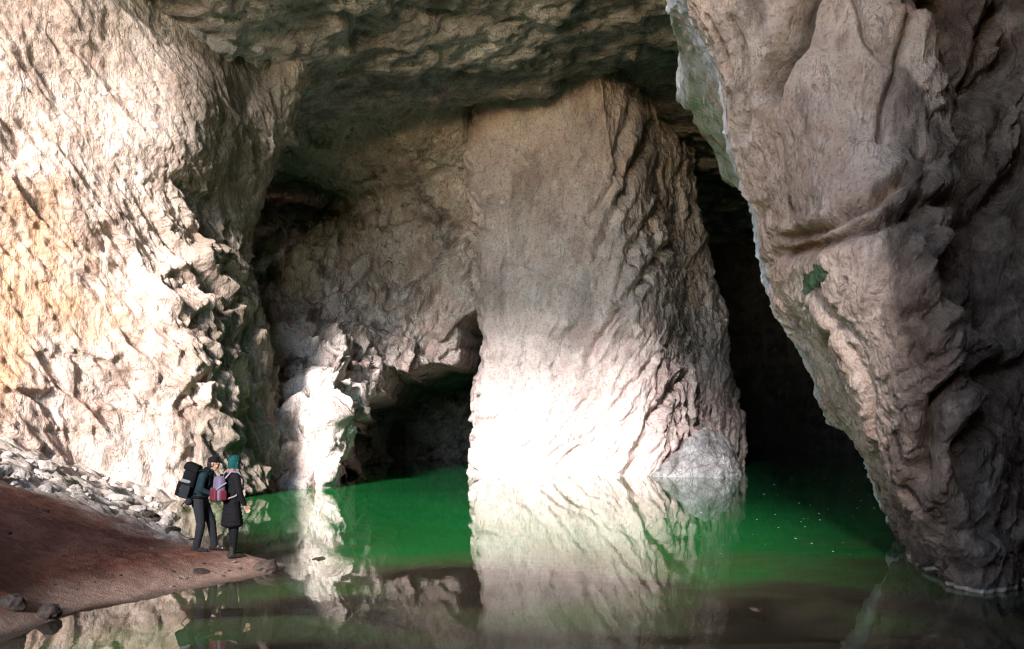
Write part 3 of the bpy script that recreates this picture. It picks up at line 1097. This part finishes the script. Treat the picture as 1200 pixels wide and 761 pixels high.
def person_with_pack(loc, rz):
    r = empty('person', loc, rz)
    tag(r, 'person in dark jacket and grey trousers leaning under a large black rucksack', 'person', 'hikers by the pool')
    hd, eyes, q = head_shapes((0, .235, 1.475), (0, .12, 1), (0, 1, -.12))
    rh = hand((.17, .27, .98), (-.5, .8, .15), 1, .8)
    lh = hand((-.2, .33, .90), (.1, .5, -.8), -1, .6)
    body = hd + rh + lh + [((0, .16, 1.31), (0, .20, 1.42), .058, .052), ((0, 0, .86), (0, .03, 1.0), .125, .12, (1.2, .85, 1)), ((0, .03, 1.0), (0, .10, 1.24), .12, .13, (1.25, .8, 1)),
            ((-.14, .11, 1.29), (.14, .11, 1.29), .062, .062)]
    for k, el, wr in ((1, (.235, .07, 1.06), (.17, .27, .98)), (-1, (-.235, .20, 1.07), (-.2, .33, .90))):
        body += [((.17 * k, .10, 1.29), el, .05, .038), (el, wr, .038, .025)]
    legs = [((.09, 0, .86), (.10, .045, .47), .085, .055), ((.10, .045, .47), (.10, -.03, .09), .055, .04),
            ((-.09, .02, .86), (-.10, .17, .47), .085, .055), ((-.10, .17, .47), (-.10, .22, .09), .055, .04)]
    body += legs + [((.10, -.03, .07), (.10, .1, .04), .035, .03), ((-.10, .22, .07), (-.10, .35, .04), .035, .03)]
    blob('body', body, SKIN, r, .0065, 3)
    eyes_at(r, eyes)
    jk = [((0, -.01, .82), (0, .03, 1.0), .135, .145, (1.25, .95, 1)), ((0, .03, 1.0), (0, .10, 1.25), .145, .148, (1.22, .88, 1)), ((-.15, .11, 1.285), (.15, .11, 1.285), .078, .078),
          ((0, .15, 1.33), (0, .175, 1.375), .075, .07)]
    for k, el, wr in ((1, (.24, .07, 1.06), (.18, .25, .985)), (-1, (-.24, .20, 1.07), (-.205, .315, .92))):
        jk += [((.175 * k, .10, 1.285), el, .07, .056), (el, wr, .056, .043)]
    j = blob('jacket', jk, BLUEG, r)
    blob('jacket_hood', [((-.05, .12, 1.39), (.05, .12, 1.39), .05, .05), ((-.07, .16, 1.37), (.07, .16, 1.37), .04, .04)], BLACK, j)
    tr = [(a, b, ra + .024, rb + .022) for a, b, ra, rb in [x[:4] for x in legs]] + [((-.05, 0, .86), (.05, 0, .86), .115, .115)]
    blob('trousers', tr, GREY, r)
    boots(r, [(.10, -.03, .01, .17), (-.10, .22, -.01, .17)], BOOT)
    cap = blob('cap', [(q(-.02, 0, .055), q(.005, 0, .06), .088, .085), (q(.07, -.03, .055), q(.07, .03, .055), .022, .022), (q(.11, -.03, .045), q(.11, .03, .045), .012, .012)], BLACK, r, .01)
    blob('hair', [(q(-.035, 0, .01), q(-.05, 0, -.035), .082, .06)], HAIR, r, .01)
    # rucksack: a thing of its own, worn on the back
    b = empty('backpack', loc, rz)
    tag(b, 'large black rucksack with pale patches on the left hiker', 'backpack')
    tl = R(-16)
    rbox('pack_body', (.34, .25, .50), (0, -.165, 1.16), BLACK, b, .09, (tl, 0, 0), .92)
    rbox('lid', (.33, .27, .14), (0, -.10, 1.425), BLACK, b, .055, (tl - .15, 0, 0), .9)
    rbox('front_pocket', (.24, .09, .26), (0, -.315, 1.08), BLACK, b, .035, (tl, 0, 0))
    for k in (-1, 1):
        sp_ = rbox('side_pocket', (.07, .16, .22), (.19 * k, -.20, 1.03), GREY, b, .03, (tl, 0, 0))
    blob('patch', [((.178, -.24, 1.22), (.175, -.13, 1.19), .035, .03, (.35, 1, 1))], WHITE, b, .008)
    blob('patch', [((.205, -.25, 1.08), (.205, -.17, 1.10), .03, .02, (.35, 1, 1))], WHITE, b, .008)
    for k in (-1, 1):
        strap('shoulder_strap', [(.10 * k, -.02, 1.36), (.11 * k, .08, 1.385), (.115 * k, .19, 1.31), (.12 * k, .19, 1.15), (.15 * k, .08, 1.02), (.15 * k, -.05, .99)], BLACK, b, .02)
    strap('hip_belt', [(.16, -.08, .93), (.185, .03, .93), (.12, .15, .95), (-.12, .15, .95), (-.185, .03, .93), (-.16, -.08, .93)], BLACK, b, .024)
    blob('bedroll', [((-.2, -.13, .86), (.2, -.13, .86), .065, .065)], GREY, b, .01)
    blob('strap_end', [((.16, -.2, .86), (.17, -.26, .80), .012, .01), ((.17, -.26, .80), (.17, -.17, .70), .01, .009)], BLACK, b, .006)


def person_in_coat(loc, rz):
    r = empty('person', loc, rz)
    tag(r, 'person in teal hood and long black coat gazing over the pool', 'person', 'hikers by the pool')
    hd, eyes, q = head_shapes((0, .06, 1.535), (0, .05, 1), (0, 1, -.05))
    rw, lw = (.21, .13, .87), (-.22, .12, .88)
    body = hd + hand(rw, (-.1, .45, -.85), 1, .7) + hand(lw, (.05, .3, -.9), -1, .5)
    body += [((0, .02, 1.36), (0, .04, 1.47), .055, .05), ((0, 0, .88), (0, 0, 1.05), .12, .11, (1.2, .85, 1)), ((0, 0, 1.05), (0, .01, 1.28), .115, .125, (1.25, .8, 1)), ((-.13, .0, 1.33), (.13, .0, 1.33), .06, .06)]
    for k, el, w_ in ((1, (.235, .02, 1.09), rw), (-1, (-.235, -.01, 1.09), lw)):
        body += [((.165 * k, 0, 1.33), el, .047, .036), (el, w_, .036, .024)]
    legs = [((.07, 0, .88), (.065, .02, .48), .08, .052), ((.065, .02, .48), (.06, -.01, .09), .05, .036),
            ((-.07, 0, .88), (-.065, .03, .48), .08, .052), ((-.065, .03, .48), (-.06, .03, .09), .05, .036)]
    body += legs + [((.06, -.01, .07), (.065, .12, .035), .033, .028), ((-.06, .03, .07), (-.065, .16, .035), .033, .028)]
    blob('body', body, SKIN, r, .0065, 3)
    eyes_at(r, eyes)
    ct = [((0, 0, .56), (0, 0, .92), .205, .15, (1.12, .9, .35)), ((0, 0, .92), (0, 0, 1.06), .15, .135, (1.2, .92, 1)), ((0, 0, 1.06), (0, .01, 1.29), .135, .14, (1.25, .85, 1)), ((-.14, 0, 1.325), (.14, 0, 1.325), .078, .078),
          ((0, .02, 1.37), (0, .03, 1.42), .08, .072), ((.10, .0, .56), (.10, .0, .8), .12, .09, (1, 1, .4)), ((-.10, .0, .56), (-.10, .0, .8), .12, .09, (1, 1, .4))]
    for k, el, w_ in ((1, (.24, .02, 1.09), (.213, .11, .90)), (-1, (-.24, -.01, 1.09), (-.222, .10, .91))):
        ct += [((.17 * k, 0, 1.325), el, .068, .055), (el, w_, .055, .045)]
    blob('coat', ct, COATM, r)
    blob('trousers', [(a, b, ra + .016, rb + .014) for a, b, ra, rb in legs], BLACK, r)
    boots(r, [(.06, -.01, .015, .17), (-.06, .03, -.01, .17)], BOOT)
    blob('hood', [(q(-.03, 0, .05), q(-.01, 0, .055), .098, .094), (q(-.045, 0, 0), q(-.04, 0, -.07), .09, .075), (q(-.01, -.06, 0), q(.0, -.055, -.07), .04, .04), (q(-.01, .06, 0), q(.0, .055, -.07), .04, .04)], TEAL, r, .01)
    blob('scarf', [((-.06, .06, 1.425), (.06, .06, 1.425), .045, .045), ((-.07, -.02, 1.42), (.07, -.02, 1.42), .05, .05)], PINKS, r, .01)
    b = empty('backpack', loc, rz)
    tag(b, 'small lilac and red daypack with white straps on the hiker in the black coat', 'backpack')
    rbox('pack_body', (.29, .15, .40), (0, -.215, 1.14), LILAC, b, .06, (R(-3), 0, 0), .86)
    rbox('front_pocket', (.22, .07, .20), (0, -.305, 1.05), RED, b, .03, (R(-3), 0, 0), .9)
    for k in (-1, 1):
        rbox('side_pocket', (.05, .11, .16), (.16 * k, -.215, 1.04), RED, b, .022)
        strap('shoulder_strap', [(.09 * k, -.15, 1.31), (.115 * k, -.06, 1.415), (.125 * k, .06, 1.40), (.13 * k, .135, 1.28), (.15 * k, .12, 1.12), (.165 * k, -.02, 1.02), (.14 * k, -.14, .98)], WHITE, b, .015)
    strap('compression_strap', [(.15, -.16, 1.24), (.135, -.28, 1.16), (.05, -.315, 1.10), (-.05, -.3, 1.02), (-.14, -.25, .98)], WHITE, b, .013)
    blob('grab_loop', [((-.03, -.17, 1.36), (.03, -.17, 1.36), .02, .02)], BLACK, b, .006)


def on_ground(px, Y):
    x = (px - 600) / F * Y
    return x, Y, float(ground_z(x, Y)[0]) - .004


person_with_pack(on_ground(234, 15.0), R(-84))
person_in_coat(on_ground(272, 14.45), R(-50))

# ------------------------------------------------------------------ light, camera
SUN_A, SUN_E = R(16), R(22)
d = Vector((math.sin(SUN_A) * math.cos(SUN_E), math.cos(SUN_A) * math.cos(SUN_E), -math.sin(SUN_E)))
sl = bpy.data.lights.new('sun', 'SUN')
sl.energy = 1.7
sl.angle = R(9)
sl.color = (1, .93, .88)
so = bpy.data.objects.new('sun', sl)
so.rotation_euler = d.to_track_quat('-Z', 'Y').to_euler()
so.location = (-10, -30, 30)
COL.objects.link(so)

w = bpy.data.worlds.new('World')
S.world = w
w.use_nodes = True
nt = w.node_tree
sky = nt.nodes.new('ShaderNodeTexSky')
sky.sky_type = 'NISHITA'
sky.sun_disc = False
sky.dust_density = 0.12
sky.ozone_density = 1.4
sky.sun_elevation = SUN_E
sky.sun_rotation = math.pi + SUN_A      # sun stands behind the camera, a little left
bg = nt.nodes['Background']
bg.inputs[1].default_value = .15
nt.links.new(sky.outputs[0], bg.inputs[0])

cam = bpy.data.cameras.new('camera')
cam.sensor_width = 36
cam.lens = 36 * F / 1200
cam.shift_y = (YH - 380.5) / 1200
cam.clip_end = 500
co = bpy.data.objects.new('camera', cam)
co.location = (0, 0, H)
co.rotation_euler = (R(90), 0, 0)
COL.objects.link(co)
S.camera = co

S.render.engine = 'CYCLES'
c = S.cycles
c.max_bounces = 10
c.diffuse_bounces = 6
c.glossy_bounces = 4
c.transparent_max_bounces = 12
c.use_denoising = True
c.denoising_prefilter = 'NONE'
c.filter_width = 1.2
c.denoiser = 'OPENIMAGEDENOISE'
c.sample_clamp_indirect = 8
c.caustics_reflective = False
c.caustics_refractive = False
S.view_settings.view_transform = 'Standard'
S.view_settings.look = 'None'
S.view_settings.gamma = 1
S.view_settings.use_curve_mapping = False
S.view_settings.exposure = 3.1
